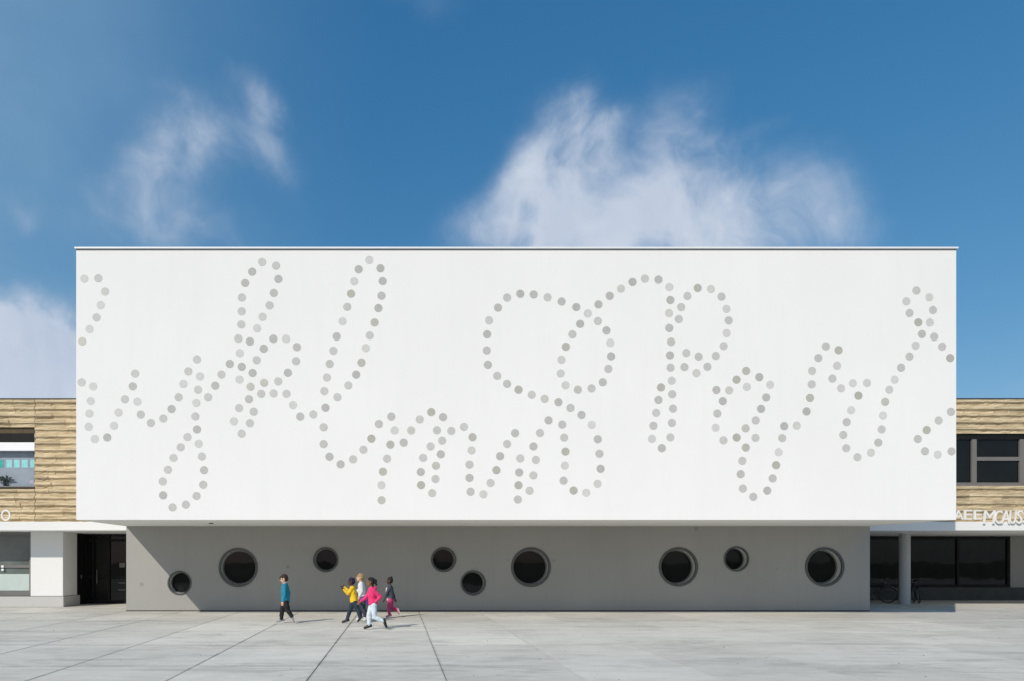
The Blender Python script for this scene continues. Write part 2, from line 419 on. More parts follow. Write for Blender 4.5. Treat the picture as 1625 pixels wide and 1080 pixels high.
# ------------------------------------------------------------------ the white hall
hall = thing('school_hall', 'large white hall block with dotted cursive letters overhanging a grey wall of round windows', 'building', ((XL + XR) / 2, D_BOX, 0))
b = MB(); b.box(XL, XR, D_BOX, 42.0, Z_SOF, Z_TOP)
b.build('upper_block', M['white'], hall)
c = MB(); c.bev(XL - 0.035, XR + 0.035, D_BOX - 0.05, 42.03, Z_TOP + 0.0, Z_TOP + 0.05, 0.006)
c.build('coping', M['coping'], hall)
c = MB(); c.box(XL - 0.004, XR + 0.004, D_BOX - 0.014, D_BOX - 0.002, Z_TOP - 0.022, Z_TOP - 0.002)
c.build('coping_shadow_strip', M['frame'], hall)  # grey strip drawn in as the shadow line under the coping

# dotted cursive alphabet: one disc per dot, read on the facade plane
DOTS = '''
110,390,4.643: 110,243l 213,240m 263,338m 230,438l 200,528m 148,613l 95,702N 90,1000m 175,1030l 484,936m 467,1030d 940,833m 876,920m 962,957l 840,1012l 948,1055m 1075,1025d 1120,943m 1182,866d 1270,887d 1255,787l 1245,682m 1330,703d 1266,580m 1269,484m 1271,382m 1295,275d 1347,192d 1420,120m 1523,147m 1540,246d 1506,349d 1475,440m 1423,524m 1383,608l 1503,684d 1597,684l 1432,755d 1380,838m 1350,932d 1253,980l 1335,1033N 1435,1004N 1538,993m 1610,930d
110,600,4.643: 157,163l 147,255l 142,353l 187,443l 279,432d 328,345l 362,248l 409,150m 501,167l 526,263m 600,325m 692,292m 753,222d 805,135m 1022,135m 935,177l 928,277m 940,373d 870,429m 820,504m 952,478l 767,582m 976,572m 726,670m 992,673d 688,756m 986,780m 691,858d 937,863m 760,947m 858,927m 1413,110m 1504,107m 1600,110m 1323,150d 1250,215m 1358,242m 1212,313l 1330,327m 1269,404m
460,390,4.643: 585,105l 506,174d 667,167d 473,262l 683,261d 450,354D 674,369d 422,451m 652,460d 387,556l 624,565D 344,667d 587,660m 320,770m 559,750L 293,866m 527,857D 272,965m 488,944d 253,1065m 430,1023m 51,743d 45,846m 1600,383m 1533,457d 1467,550m 1453,652d 1450,767m 1458,872d 1527,953m 1600,1012m
460,600,4.643: 350,135m 262,213d 172,262m 76,278d 22,193l 248,357m 248,481m 291,574d 373,630d 465,593m 541,522m 600,441D 655,333m 747,278d 771,380l 740,485D 838,470d 893,380N 956,299m 1041,245D 1128,282d 1083,379m 1189,384m 1282,354m 1345,430D 1121,455m 1036,498m 1111,556d 981,582m 1076,640N 964,686d 1072,738m 966,783D 1048,842N 715,588m 685,684D 674,783l 675,894N 1338,527L 1323,632m 1323,730d 1331,832m 1425,850L 1478,767m 1521,673D 1548,570d 1600,480m
760,390,4.643: 304,355d 403,360d 505,381m 609,412d 717,453d 801,499l 876,555m 939,624d 967,713l 973,811d 953,902m 912,1000d 829,1045m 728,1055N 637,1022l 602,935l 607,835L 640,741D 688,652m 745,576d 880,433d 963,370d 1046,317L 1131,268d 1222,243m 1322,250d 1402,305l 1410,401d 1400,497L 1402,606d 1415,706N 1407,803d 1411,893m 1420,988l 1341,1038D 1472,541m 1489,453m 1535,371m 291,1055D
760,600,4.643: 388,117m 483,147N 585,172d 674,214m 755,266d 830,339l 875,445d 887,552m 896,663d 873,773l 790,839L 697,823D 623,750m 632,639l 637,536D 627,433m 613,337m 512,306d 449,399m 401,498d 419,597m 304,586m 400,711m 296,690d 291,784D 372,824m 286,889m 266,400d 1423,113m 1322,155d 1429,219m 1305,250m 1421,325m 1285,346m 1410,431m 1274,442l 1347,511d
1020,420,5.4: 470,201D 583,210L 382,268m 674,275m 716,380l 735,478m 717,586l 692,693m 625,777m 553,869m 459,923L 478,783m 372,752m 356,871m 885,904D 998,957d 803,979D 1090,1022l 890,1040l 1568,696m 1504,795m 1450,904m 1447,1019m
1020,600,5.4: 630,95d 739,98L 685,191d 1057,159d 638,297m 1013,257d 967,356m 623,418l 880,424N 691,527m 804,503D 965,506m 882,589D 852,703m 838,817d 857,940m 946,1011m 1066,958d 1112,853m 1142,740D 1163,629l 1194,508N 1211,406d 1318,401L 1403,279d 1432,163D
1280,430,6.25: 1088,195m 988,302l 1215,262L 1019,418m 1252,388m 1107,510D 1221,511l 1142,625d 1264,651m 1080,736l 1343,746m 1019,843m 1423,858D 936,952m 316,780D 301,933l
1280,580,6.25: 255,122m 340,218l 457,168l 598,165l 513,291D 440,435l 396,554m 362,681m 392,813m 503,902m 637,857L 710,757N 743,626m 756,489l 778,353N 818,232l 871,132l 1430,452m 1308,538m 1190,633D 1102,722m 1173,843m 1298,877l 1436,845m
'''
dots = []
for ln in DOTS.strip().splitlines():
    h, body_ = ln.split(':'); ox, oy, sc = map(float, h.split(','))
    for tok in body_.split():
        tone = tok[-1]; zx, zy = map(float, tok[:-1].split(','))
        px, py = ox + zx / sc, oy + zy / sc
        if all((px - q[0]) ** 2 + (py - q[1]) ** 2 > 36 for q in dots): dots.append((px, py, tone))
def dot_mesh(tone, r=0.117):
    b = MB(); n = 24
    b.lathe_y(0, 0, [(r, 0.004), (r, -0.002), (r - 0.004, -0.004), (r * 0.62, -0.004), (r * 0.5, -0.0035)], n)
    b.add([(r * 0.5 * math.cos(2 * math.pi * k / n), -0.0035, r * 0.5 * math.sin(2 * math.pi * k / n)) for k in range(n)], [tuple(range(n))])
    return b.mesh('facade_dot', DOTM[tone])
dmesh = {k: dot_mesh(k) for k in DOTM}
hl = world_loc(hall)
print('DOTS', len(dots))
faint = [q for q in dots if q[2] == 'l'][:max(0, len(dots) - 300)]      # the faintest ones past the 300 become one part
rest_mb = MB()
for k, (px, py, tone) in enumerate(dots):
    p = at(px, py, D_BOX); p.y = D_BOX - 0.001
    p.x = min(max(p.x, XL + 0.12), XR - 0.122)
    if (px, py, tone) in faint:
        me_ = dmesh[tone]; rest_mb.add([v.co + p for v in me_.vertices], [tuple(f.vertices) for f in me_.polygons])
    else: link('facade_dot', dmesh[tone], hall, p - hl)
ro_ = rest_mb.build('faint_dots', DOTM['l'], hall); ro_['kind'] = 'stuff'

# lower wall with nine round holes
WIN = [(285, 924, 19), (378, 899.5, 31), (517, 887, 20), (704, 887, 20), (751, 924, 20), (842.5, 899, 31.5), (1076.5, 898.5, 31), (1168.5, 886, 20), (1308.5, 898.5, 31)]
wins = []
for px, py, r in WIN:
    p = at(px, py, D_LOW); wins.append((p.x, p.z, r * D_LOW / FPX))
NS = 48
def circ(cx, cz, r, n=NS): return [(cx + r * math.cos(2 * math.pi * k / n), cz + r * math.sin(2 * math.pi * k / n)) for k in range(n)]
xl2, xr2 = XL + 0.02, XR - 0.02
loops = [[(xl2, 0.0), (xr2, 0.0), (xr2, Z_SOF - 0.002), (xl2, Z_SOF - 0.002)]] + [circ(x, z, r)[::-1] for x, z, r in wins]
flat = [p for lp in loops for p in lp]
tris = tessellate_polygon([[Vector((p[0], p[1], 0)) for p in lp] for lp in loops])
b = MB()
b.add([(p[0], D_LOW, p[1]) for p in flat], [tuple(t) for t in tris])
for x, z, r in wins: b.lathe_y(x, z, [(r, D_LOW), (r, D_LOW + 0.36)], NS)
# back and flanks of the base storey
b.box(xl2, xr2, D_LOW, 41.9, 0.0, Z_SOF - 0.002, open_front=True)
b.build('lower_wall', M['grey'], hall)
c = MB(); c.box(xl2 + 0.0, xr2, D_LOW - 0.012, D_LOW - 0.002, 0.0, 0.035); c.build('wall_foot_shadow', M['capdark'], hall)  # dark strip painted in as the shadow gap at the wall base
for x, z, r in wins:
    rr = r * 0.955
    f = MB(); f.lathe_y(x, z, [(r * 1.004, D_LOW + 0.01), (r * 1.004, D_LOW - 0.022), (r * 0.985, D_LOW - 0.028), (r * 0.90, D_LOW - 0.028), (r * 0.885, D_LOW - 0.018), (r * 0.885, D_LOW + 0.05)], NS)
    fo = f.build('round_window', M['ring'], hall); smooth_by_angle(fo, 30)
    ln = MB(); ln.lathe_y(x, z, [(r * 0.90, D_LOW + 0.05), (r * 0.89, D_LOW + 0.27)], NS)
    lo = ln.build('reveal', M['liner'], fo, True)
    rg = MB(); rg.lathe_y(x, z, [(r * 0.90, D_LOW + 0.235), (r * 0.82, D_LOW + 0.235), (r * 0.82, D_LOW + 0.275)], NS)
    ro = rg.build('sash', M['frame'], fo)
    p = MB(); p.add([(q[0], D_LOW + 0.262, q[1]) for q in circ(x, z, r * 0.90)], [tuple(range(NS))])
    p.build('pane', M['glass'], fo)
c = MB(); c.tube([(at(335, 829, 21.4).x, 21.4, Z_SOF + 0.01), (at(335, 829, 21.4).x, 21.4, Z_SOF - 0.025)], 0.07, 16)
c.build('soffit_disc', M['capdark'], hall)  # small dark disc on the underside of the block

# ------------------------------------------------------------------ stone-faced wings
CH = 0.2575
def stone_mesh(seed):
    rn = random.Random(seed); b = MB(); nx, nz = 7, 5
    prof = [-0.006, -0.001, -0.012, -0.074, -0.060]
    zs = [0.004, CH * 0.26, CH * 0.48, CH * 0.62, CH - 0.004]
    ph = rn.random() * 9; vs = []
    for j in range(nz):
        for i in range(nx):
            t = i / (nx - 1)
            nz_ = rn.uniform(-1, 1)
            y = prof[j] + 0.0045 * nz_ + 0.006 * math.sin(ph + t * 4)
            if j in (1, 2) and rn.random() < 0.22: y += 0.022
            z = zs[j] + (0.009 * rn.uniform(-1, 1) if 0 < j < nz - 1 else 0)
            vs.append((t, y, z))
    fs = [(j * nx + i, j * nx + i + 1, (j + 1) * nx + i + 1, (j + 1) * nx + i) for j in range(nz - 1) for i in range(nx - 1)]
    k = len(vs)
    vs += [(0, 0.07, 0.004), (1, 0.07, 0.004), (1, 0.07, CH - 0.004), (0, 0.07, CH - 0.004)]
    bot = list(range(nx)); top = [(nz - 1) * nx + i for i in range(nx)]
    fs += [tuple(bot[::-1] + [k, k + 1]), tuple(top + [k + 2, k + 3]),
           tuple([j * nx for j in range(nz)] + [k + 3, k]), tuple([j * nx + nx - 1 for j in range(nz)][::-1] + [k + 1, k + 2])]
    b.add(vs, fs)
    return b.mesh('stone', M['stone'])
STONES = [stone_mesh(s) for s in range(14)]
def stones(parent, x0, x1, z0, z1, depth, avoid=(), breaks=(), smin=0.5, smax=1.25):
    n = round((z1 - z0) / CH); hh = (z1 - z0) / n; cnt = 0; pl_ = world_loc(parent)
    for j in range(n):
        za = z0 + j * hh
        spans = [(x0, x1)]
        for (a0, a1, c0, c1) in avoid:
            if za + hh > c0 + 0.02 and za < c1 - 0.02:
                spans = [s for q in spans for s in ((q[0], min(q[1], a0)), (max(q[0], a1), q[1])) if s[1] - s[0] > 0.05]
        for bk in breaks:
            spans = [s for q in spans for s in (((q[0], bk - 0.008), (bk + 0.008, q[1])) if q[0] < bk - 0.02 and q[1] > bk + 0.02 else (q,))]
        for s0, s1 in spans:
            x = s0
            while x < s1 - 0.02:
                L = random.uniform(smin, smax)
                if s1 - x - L < 0.3: L = s1 - x
                o = link('stone', random.choice(STONES), parent, Vector((x, depth, za)) - pl_)
                o.scale = (max(0.02, L - 0.004), random.uniform(0.8, 1.2), hh / CH); cnt += 1
                x += L
    print('stones', cnt)

PX = lambda px, d: (px - VX) * d / FPX
PZ = lambda py, d: EYE + (VY - py) * d / FPX

# ---- left wing
lw = thing('school_wing', 'sandstone faced wing with white canopy and dark doorway left of the white hall', 'building', (-13.0, D_WING, 0))
WX0, WX1 = -18.4, XL - 0.02
jx = PX(56, D_WING)
wz0, wz1 = PZ(772, D_WING), PZ(686, D_WING)
wx0 = -17.0
b = MB()   # backing wall behind the stones, window hole left open
yb0 = D_WING + 0.07
b.box(WX0, wx0, yb0, 41, Z_CAN1, Z_PAR); b.box(jx, WX1, yb0, 41, Z_CAN1, Z_PAR)
b.box(wx0, jx, yb0, 41, Z_CAN1, wz0); b.box(wx0, jx, yb0, 41, wz1, Z_PAR); b.box(wx0, jx, D_WING + 1.2, 41, wz0, wz1)
b.build('wall', M['mortar'], lw)
stones(lw, WX0, WX1, Z_CAN1, Z_PAR, D_WING, [(wx0, jx, wz0, wz1)], [jx])
c = MB(); c.bev(WX0 - 0.05, WX1, D_WING - 0.05, 41.05, Z_PAR, Z_PAR + 0.055, 0.005); c.build('parapet_cap', M['capdark'], lw)
# upper window
f = MB(); yg = D_WING + 0.10
za, zb = PZ(700.5, D_WING), PZ(714, D_WING)
f.box(wx0, jx - 0.03, D_WING + 0.02, D_WING + 0.30, wz0, wz0 + 0.045); f.box(jx - 0.03, jx - 0.002, D_WING - 0.0, D_WING + 0.30, wz0, wz1)
f.box(wx0, wx0 + 0.04, D_WING + 0.02, D_WING + 0.30, wz0 + 0.045, wz1); f.box(-15.25, -15.19, yg - 0.02, yg + 0.05, wz0 + 0.046, zb - 0.001)
uw = f.build('window', M['frame'], lw)
c = MB(); c.box(wx0 + 0.042, jx - 0.032, D_WING + 0.06, D_WING + 0.12, za, wz1 - 0.003); c.build('head_panel', M['black'], uw)
c = MB(); c.bev(wx0 + 0.042, jx - 0.032, D_WING + 0.03, D_WING + 0.12, zb, za - 0.003, 0.006); c.build('white_band', M['white_panel'], uw)
c = MB(); c.box(wx0 + 0.042, jx - 0.032, yg, yg + 0.012, wz0 + 0.047, zb - 0.003); c.build('pane', M['glass_thru'], uw)
c = MB(); c.box(wx0 + 0.042, jx - 0.032, D_WING + 0.28, D_WING + 0.29, wz0 + 0.06, zb + 0.05); c.build('window_back_sheet', M['back_sheet'], uw)  # plain blue-grey sheet standing behind the pane
c = MB(); c.box(wx0 + 0.042, jx - 0.032, D_WING + 0.13, D_WING + 0.268, wz0 - 0.0, wz0 + 0.03); c.build('sill', M['frame_light'], uw)
# canopy
c = MB(); c.bev(WX0, XL - 0.02, D_CAN, D_DOOR + 0.3, Z_CAN0, Z_CAN1 - 0.003, 0.012); c.build('canopy', M['pierwhite'], lw)
c = MB(); c.box(WX0, -12.46, D_DOOR + 0.31, 30, 0, Z_CAN1 - 0.004); c.build('inner_wall', M['dim'], lw)
# white pier and plinth
px0, px1 = PX(48.5, D_WING), PX(100, D_WING); zp = PZ(945, D_WING)
c = MB(); c.bev(px0, px1, D_WING, 26.72, zp, Z_CAN0 - 0.002, 0.008); c.build('pier', M['pierwhite'], lw)
c = MB(); c.bev(WX0, px1 + 0.05, D_WING - 0.07, 26.86, 0, zp - 0.012, 0.01); c.build('plinth', M['plinth'], lw)
c = MB(); c.box(WX0, px1 - 0.02, D_WING - 0.02, 26.6, zp - 0.0125, zp - 0.0005); c.build('plinth_joint', M['darkwall'], lw)
# lower window
lz1 = Z_CAN0 - 0.004; lx0, lx1 = -17.6, px0 - 0.004
tz = PZ(897, D_WING); fz = PZ(910, D_WING)
f = MB()
f.box(lx1 - 0.10, lx1, D_WING + 0.10, D_WING + 0.24, zp, lz1); f.box(lx0, lx0 + 0.10, D_WING + 0.10, D_WING + 0.24, zp, lz1)
f.box(lx0 + 0.1, lx1 - 0.1, D_WING + 0.10, D_WING + 0.24, zp, zp + 0.18); f.box(lx0 + 0.1, lx1 - 0.1, D_WING + 0.10, D_WING + 0.24, lz1 - 0.12, lz1)
f.box(lx0 + 0.1, lx1 - 0.1, D_WING + 0.12, D_WING + 0.22, tz - 0.07, tz + 0.04)
f.box(-15.6, -15.5, D_WING + 0.105, D_WING + 0.235, zp + 0.18, tz - 0.07); f.box(-15.6, -15.5, D_WING + 0.105, D_WING + 0.235, tz + 0.04, lz1 - 0.12)
fw = f.build('window', M['frame'], lw)
for za_, zb_ in ((zp + 0.181, tz - 0.072), (tz + 0.042, lz1 - 0.122)):
    c = MB(); c.box(lx0 + 0.1, lx1 - 0.1, D_WING + 0.165, D_WING + 0.18, za_, zb_); c.build('pane', M['glass_green'], fw)
c = MB(); c.box(-15.48, lx1 - 0.13, D_WING + 0.160, D_WING + 0.164, zp + 0.2, fz); c.build('frosted_film', M['film'], fw)
c = MB(); c.bev(PX(2, 25.7), PX(6, 25.7), D_WING + 0.09, D_WING + 0.12, PZ(900, 25.7), PZ(896, 25.7), 0.01); c.bev(PX(2, 25.7), PX(6, 25.7), D_WING + 0.09, D_WING + 0.12, PZ(905, 25.7), PZ(901.5, 25.7), 0.01)
c.build('handle_or_glint', M['white_panel'], fw)  # white blocks painted in as two reflected lights on the window
c = MB(); c.box(lx0, lx1, D_WING + 0.6, D_WING + 0.62, zp, lz1); c.build('room_back', M['dim'], fw)
# doorway
dx0, dx1 = px1 - 0.06, XL - 0.0
f = MB()
for x in (dx0, PX(146, D_DOOR), PX(171, D_DOOR), dx1 - 0.09): f.box(x, x + 0.09, D_DOOR, D_DOOR + 0.12, 0.0, Z_CAN0 - 0.003)
for a, bb in ((dx0 + 0.09, PX(146, D_DOOR)), (PX(146, D_DOOR) + 0.09, PX(171, D_DOOR)), (PX(171, D_DOOR) + 0.09, dx1 - 0.09)):
    f.box(a, bb, D_DOOR + 0.01, D_DOOR + 0.11, Z_CAN0 - 0.30, Z_CAN0 - 0.2); f.box(a, bb, D_DOOR + 0.01, D_DOOR + 0.11, 0.0, 0.14); f.box(a, bb, D_DOOR + 0.02, D_DOOR + 0.10, 1.02, 1.10)
dr = f.build('glazed_door', M['black'], lw)
c = MB(); c.box(dx0, dx1, D_DOOR + 0.055, D_DOOR + 0.068, 0.0, Z_CAN0 - 0.004); c.build('pane', M['glass'], dr)
c = MB(); c.tube([(PX(150, D_DOOR) + 0.12, D_DOOR - 0.06, 0.8), (PX(150, D_DOOR) + 0.12, D_DOOR - 0.06, 1.35)], 0.016, 8); c.build('handle_or_glint', M['frame'], dr)
c = MB(); c.box(PX(189, D_DOOR), PX(197.5, D_DOOR), D_DOOR + 0.03, D_DOOR + 0.05, PZ(899.5, D_DOOR), PZ(892.5, D_DOOR)); c.build('notice', M['frame_light'], dr)
for yq in (924, 935):
    c = MB(); c.box(PX(187, D_DOOR), PX(197.5, D_DOOR), D_DOOR + 0.03, D_DOOR + 0.05, PZ(yq + 0.6, D_DOOR), PZ(yq - 0.6, D_DOOR)); c.build('glazing_strip', M['frame_light'], dr)
c = MB(); c.box(px1 - 0.05, px1 - 0.012, 26.9, D_DOOR - 0.002, 0.0, Z_CAN0 - 0.003); c.build('side_panel', M['black'], lw)
c = MB(); c.bev(px1 - 0.012, px1 + 0.01, 27.05, 27.12, 1.02, 1.16, 0.004); c.build('door_bell', M['frame_light'], lw)

# ---- right wing
rw = thing('school_wing', 'sandstone faced wing with dark ribbon window and white lettered canopy right of the white hall', 'building', (22.0, D_WING, 0))
RX0, RX1 = XR + 0.02, 28.5
rz0, rz1 = PZ(770, D_WING), PZ(687, D_WING)
b = MB(); b.box(RX0, RX1, yb0, 41, Z_CAN1, rz0); b.box(RX0, RX1, yb0, 41, rz1, Z_PAR); b.box(RX0, RX1, D_WING + 1.6, 41, rz0, rz1)
b.build('wall', M['mortar'], rw)
stones(rw, RX0, RX1, Z_CAN1, rz0, D_WING); stones(rw, RX0, RX1, rz1, Z_PAR, D_WING)
c = MB(); c.bev(RX0, RX1 + 0.05, D_WING - 0.05, 41.05, Z_PAR, Z_PAR + 0.055, 0.005); c.build('parapet_cap', M['capdark'], rw)
f = MB(); mull = [PX(1545, D_WING) + 1.775 * k for k in range(-3, 5)]
f.box(RX0, RX1, D_WING + 0.05, D_WING + 0.20, rz0, rz0 + 0.13)
f.box(RX0, RX1, D_WING + 0.10, D_WING + 0.20, rz1 - 0.19, rz1)
mw = PX(1552.5, D_WING) - PX(1545, D_WING); tz0, tz1 = PZ(729.5, D_WING), PZ(723.5, D_WING)
for k, x in enumerate(mull):
    if x < RX0 or x > RX1 - 0.2: continue
    f.box(x, x + mw, D_WING + 0.07, D_WING + 0.19, rz0 + 0.131, rz1 - 0.191)
    if k % 2 == 1 and x + 1.775 < RX1: f.box(x + mw, x + 1.775, D_WING + 0.075, D_WING + 0.185, tz0, tz1)
rwn = f.build('window', M['frame_light'], rw)
c = MB(); c.box(RX0, RX1, D_WING + 0.06, D_WING + 0.09, rz1 - 0.19, rz1 - 0.002); c.build('head_panel', M['black'], rwn)
xs = [RX0] + [x + mw for x in mull if x > RX0]
for k, xa_ in enumerate(xs):
    xb_ = (mull[[x > RX0 for x in mull].index(True) + k] if k < len([x for x in mull if x > RX0]) else RX1)
    if xb_ - xa_ < 0.1 or xa_ > RX1: continue
    c = MB(); c.box(xa_, min(xb_, RX1), D_WING + 0.135, D_WING + 0.15, rz0 + 0.132, rz1 - 0.192); c.build('pane', M['glass'], rwn)
# canopy, column, shaded ground floor
c = MB(); c.bev(XR + 0.02, 34, D_CAN, D_GLASS + 0.3, Z_CAN0, Z_CAN1 - 0.003, 0.012); c.build('canopy', M['pierwhite'], rw)
cx, cd = PX(1435.5, 27.1), 27.1
c = MB(); c.tube([(cx, cd, 0.0), (cx, cd, Z_CAN0)], 0.19, 32); co = c.build('column', M['colgrey'], rw); smooth_by_angle(co, 40)
gx0, gx1 = XR, PX(1601, D_GLASS); gz0, gz1 = PZ(931, D_GLASS), Z_CAN0 - 0.004
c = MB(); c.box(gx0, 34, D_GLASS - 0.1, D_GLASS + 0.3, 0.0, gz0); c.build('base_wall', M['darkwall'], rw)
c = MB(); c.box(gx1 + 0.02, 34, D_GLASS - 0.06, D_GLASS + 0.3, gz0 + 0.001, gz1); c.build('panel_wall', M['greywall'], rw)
f = MB()
gm = [gx0, PX(1447, D_GLASS) - 0.2, PX(1518, D_GLASS), gx1 - 0.08]
for x in gm: f.box(x, x + 0.1, D_GLASS - 0.02, D_GLASS + 0.1, gz0 + 0.001, gz1)
for a, bb in zip(gm[:-1], gm[1:]):
    f.box(a + 0.1, bb, D_GLASS - 0.01, D_GLASS + 0.09, gz0 + 0.001, gz0 + 0.12); f.box(a + 0.1, bb, D_GLASS - 0.01, D_GLASS + 0.09, gz1 - 0.12, gz1)
gw = f.build('window', M['black'], rw)
for a, bb in zip(gm[:-1], gm[1:]):
    c = MB(); c.box(a + 0.1, bb, D_GLASS + 0.04, D_GLASS + 0.055, gz0 + 0.12, gz1 - 0.12); c.build('pane', M['glass'], gw)
c = MB(); c.box(XR, 34, D_GLASS + 0.31, 41, 0, Z_CAN1 - 0.005); c.build('inner_wall', M['dim'], rw)

# standing letters on the canopy edges
def letter(ch, px0, px1, pyt, pyb, parent, depth, shear=0.0, ext=0.02, bold=0.0):
    cu = bpy.data.curves.new('sign_letter', 'FONT'); cu.body = ch; cu.size = 1.0; cu.shear = shear
    cu.extrude = 0.5; cu.offset = bold; cu.resolution_u = 4; depth += random.uniform(-0.012, 0.012)
    tmp = bpy.data.objects.new('tmp_letter', cu); col.objects.link(tmp)
    dg = bpy.context.evaluated_depsgraph_get(); dg.update()
    me = bpy.data.meshes.new_from_object(tmp.evaluated_get(dg)); bpy.data.objects.remove(tmp); bpy.data.curves.remove(cu)
    xs_ = [v.co.x for v in me.vertices]; ys_ = [v.co.y for v in me.vertices]
    sx = (PX(px1, depth) - PX(px0, depth)) / (max(xs_) - min(xs_)); sz = (PZ(pyt, depth) - PZ(pyb, depth)) / (max(ys_) - min(ys_))
    p0 = Vector((PX(px0, depth), depth, PZ(pyb, depth))); wl = world_loc(parent)
    for v in me.vertices:
        x, y, z = v.co
        v.co = Vector((p0.x + (x - min(xs_)) * sx, depth - z * 2 * ext, p0.z + (y - min(ys_)) * sz)) - wl
    bm = bmesh.new(); bm.from_mesh(me); bmesh.ops.remove_doubles(bm, verts=bm.verts[:], dist=0.0005); bmesh.ops.recalc_face_normals(bm, faces=bm.faces[:]); bm.to_mesh(me); bm.free()
    me.polygons.foreach_set('use_smooth', [False] * len(me.polygons)); me.name = 'sign_letter'; me.materials.clear(); me.materials.append(M['letter'])
    return link('sign_letter', me, parent)
LD = D_CAN + 0.10
for ch, a, bq in (('A', 1514, 1528), ('E', 1529.5, 1542.5), ('E', 1545, 1558)): letter(ch, a, bq, 808.5, 823.5, rw, LD)
LD2 = D_CAN - 0.06
for ch, a, bq in (('M', 1560, 1580), ('C', 1578.5, 1590.5), ('A', 1588, 1602.5), ('U', 1602, 1613), ('S', 1613, 1622.5), ('S', 1623.5, 1633)): letter(ch, a, bq, 809, 830, rw, LD2, 0.12)
letter('O', 2, 16.5, 807.5, 825.5, lw, LD, 0)

# ------------------------------------------------------------------ papers and plant behind the left upper window
yp = D_WING + 0.272
GP = 'cyan paper sheets in a row on the upper left window'
for k, (a, bq) in enumerate(((-3.5, 5.3), (10, 19.3), (22.3, 31.3), (34.4, 44.3), (48.2, 55.2))):
    c = MB(); c.box(PX(a, yp), PX(bq, yp), yp, yp + 0.003, PZ(741, yp), PZ(728.5, yp))
    o = c.build('paper_sheet', M['teal' if k == 0 else 'cyan'])
    lab = ['teal paper sheet at the left end of the row on the upper left window', 'pale cyan paper sheet next to the teal one on the upper window',
           'pale cyan paper sheet in the middle of the window row', 'widest pale cyan paper sheet, second from the stone edge of the window', 'narrow pale cyan paper sheet beside the stone edge of the window'][k]
    tag(o, lab, 'paper', GP)
c = MB(); c.box(PX(47, yp), PX(53.5, yp), yp, yp + 0.003, PZ(766.5, yp), PZ(761, yp))
tag(c.build('paper_note', M['lilac']), 'small lilac paper note in the lower corner of the upper left window', 'paper')
pb = Vector((PX(8, 25.8), 25.79, wz0 + 0.03))
pt = thing('potted_plant', 'dark leafy plant on the sill behind the upper left window', 'plant', pb)
c = MB(); c.tube([pb, pb + Vector((0, 0, 0.16))], 0.05, 14, radii=[0.05, 0.062]); c.build('pot', M['capdark'], pt)
c = MB(); rn = random.Random(3)
for k in range(46):
    a = rn.uniform(0, 6.28); e = rn.uniform(0.1, 1.2); L = rn.uniform(0.12, 0.34)
    p0 = pb + Vector((rn.uniform(-0.14, 0.14), rn.uniform(-0.02, 0.02), rn.uniform(0.15, 0.32)))
    d = Vector((math.cos(a) * math.cos(e), 0.15 * math.sin(a) * math.cos(e), math.sin(e) * 0.5))
    s = Vector((-d.z, 0.02, d.x)).normalized() * 0.028; mid = p0 + d * L * 0.5 + Vector((0, 0, 0.03))
    c.add([p0, mid + s, p0 + d * L, mid - s, mid + Vector((0, -0.008, 0))], [(0, 1, 4), (1, 2, 4), (2, 3, 4), (3, 0, 4)])
c.build('foliage', M['leafdark'], pt)

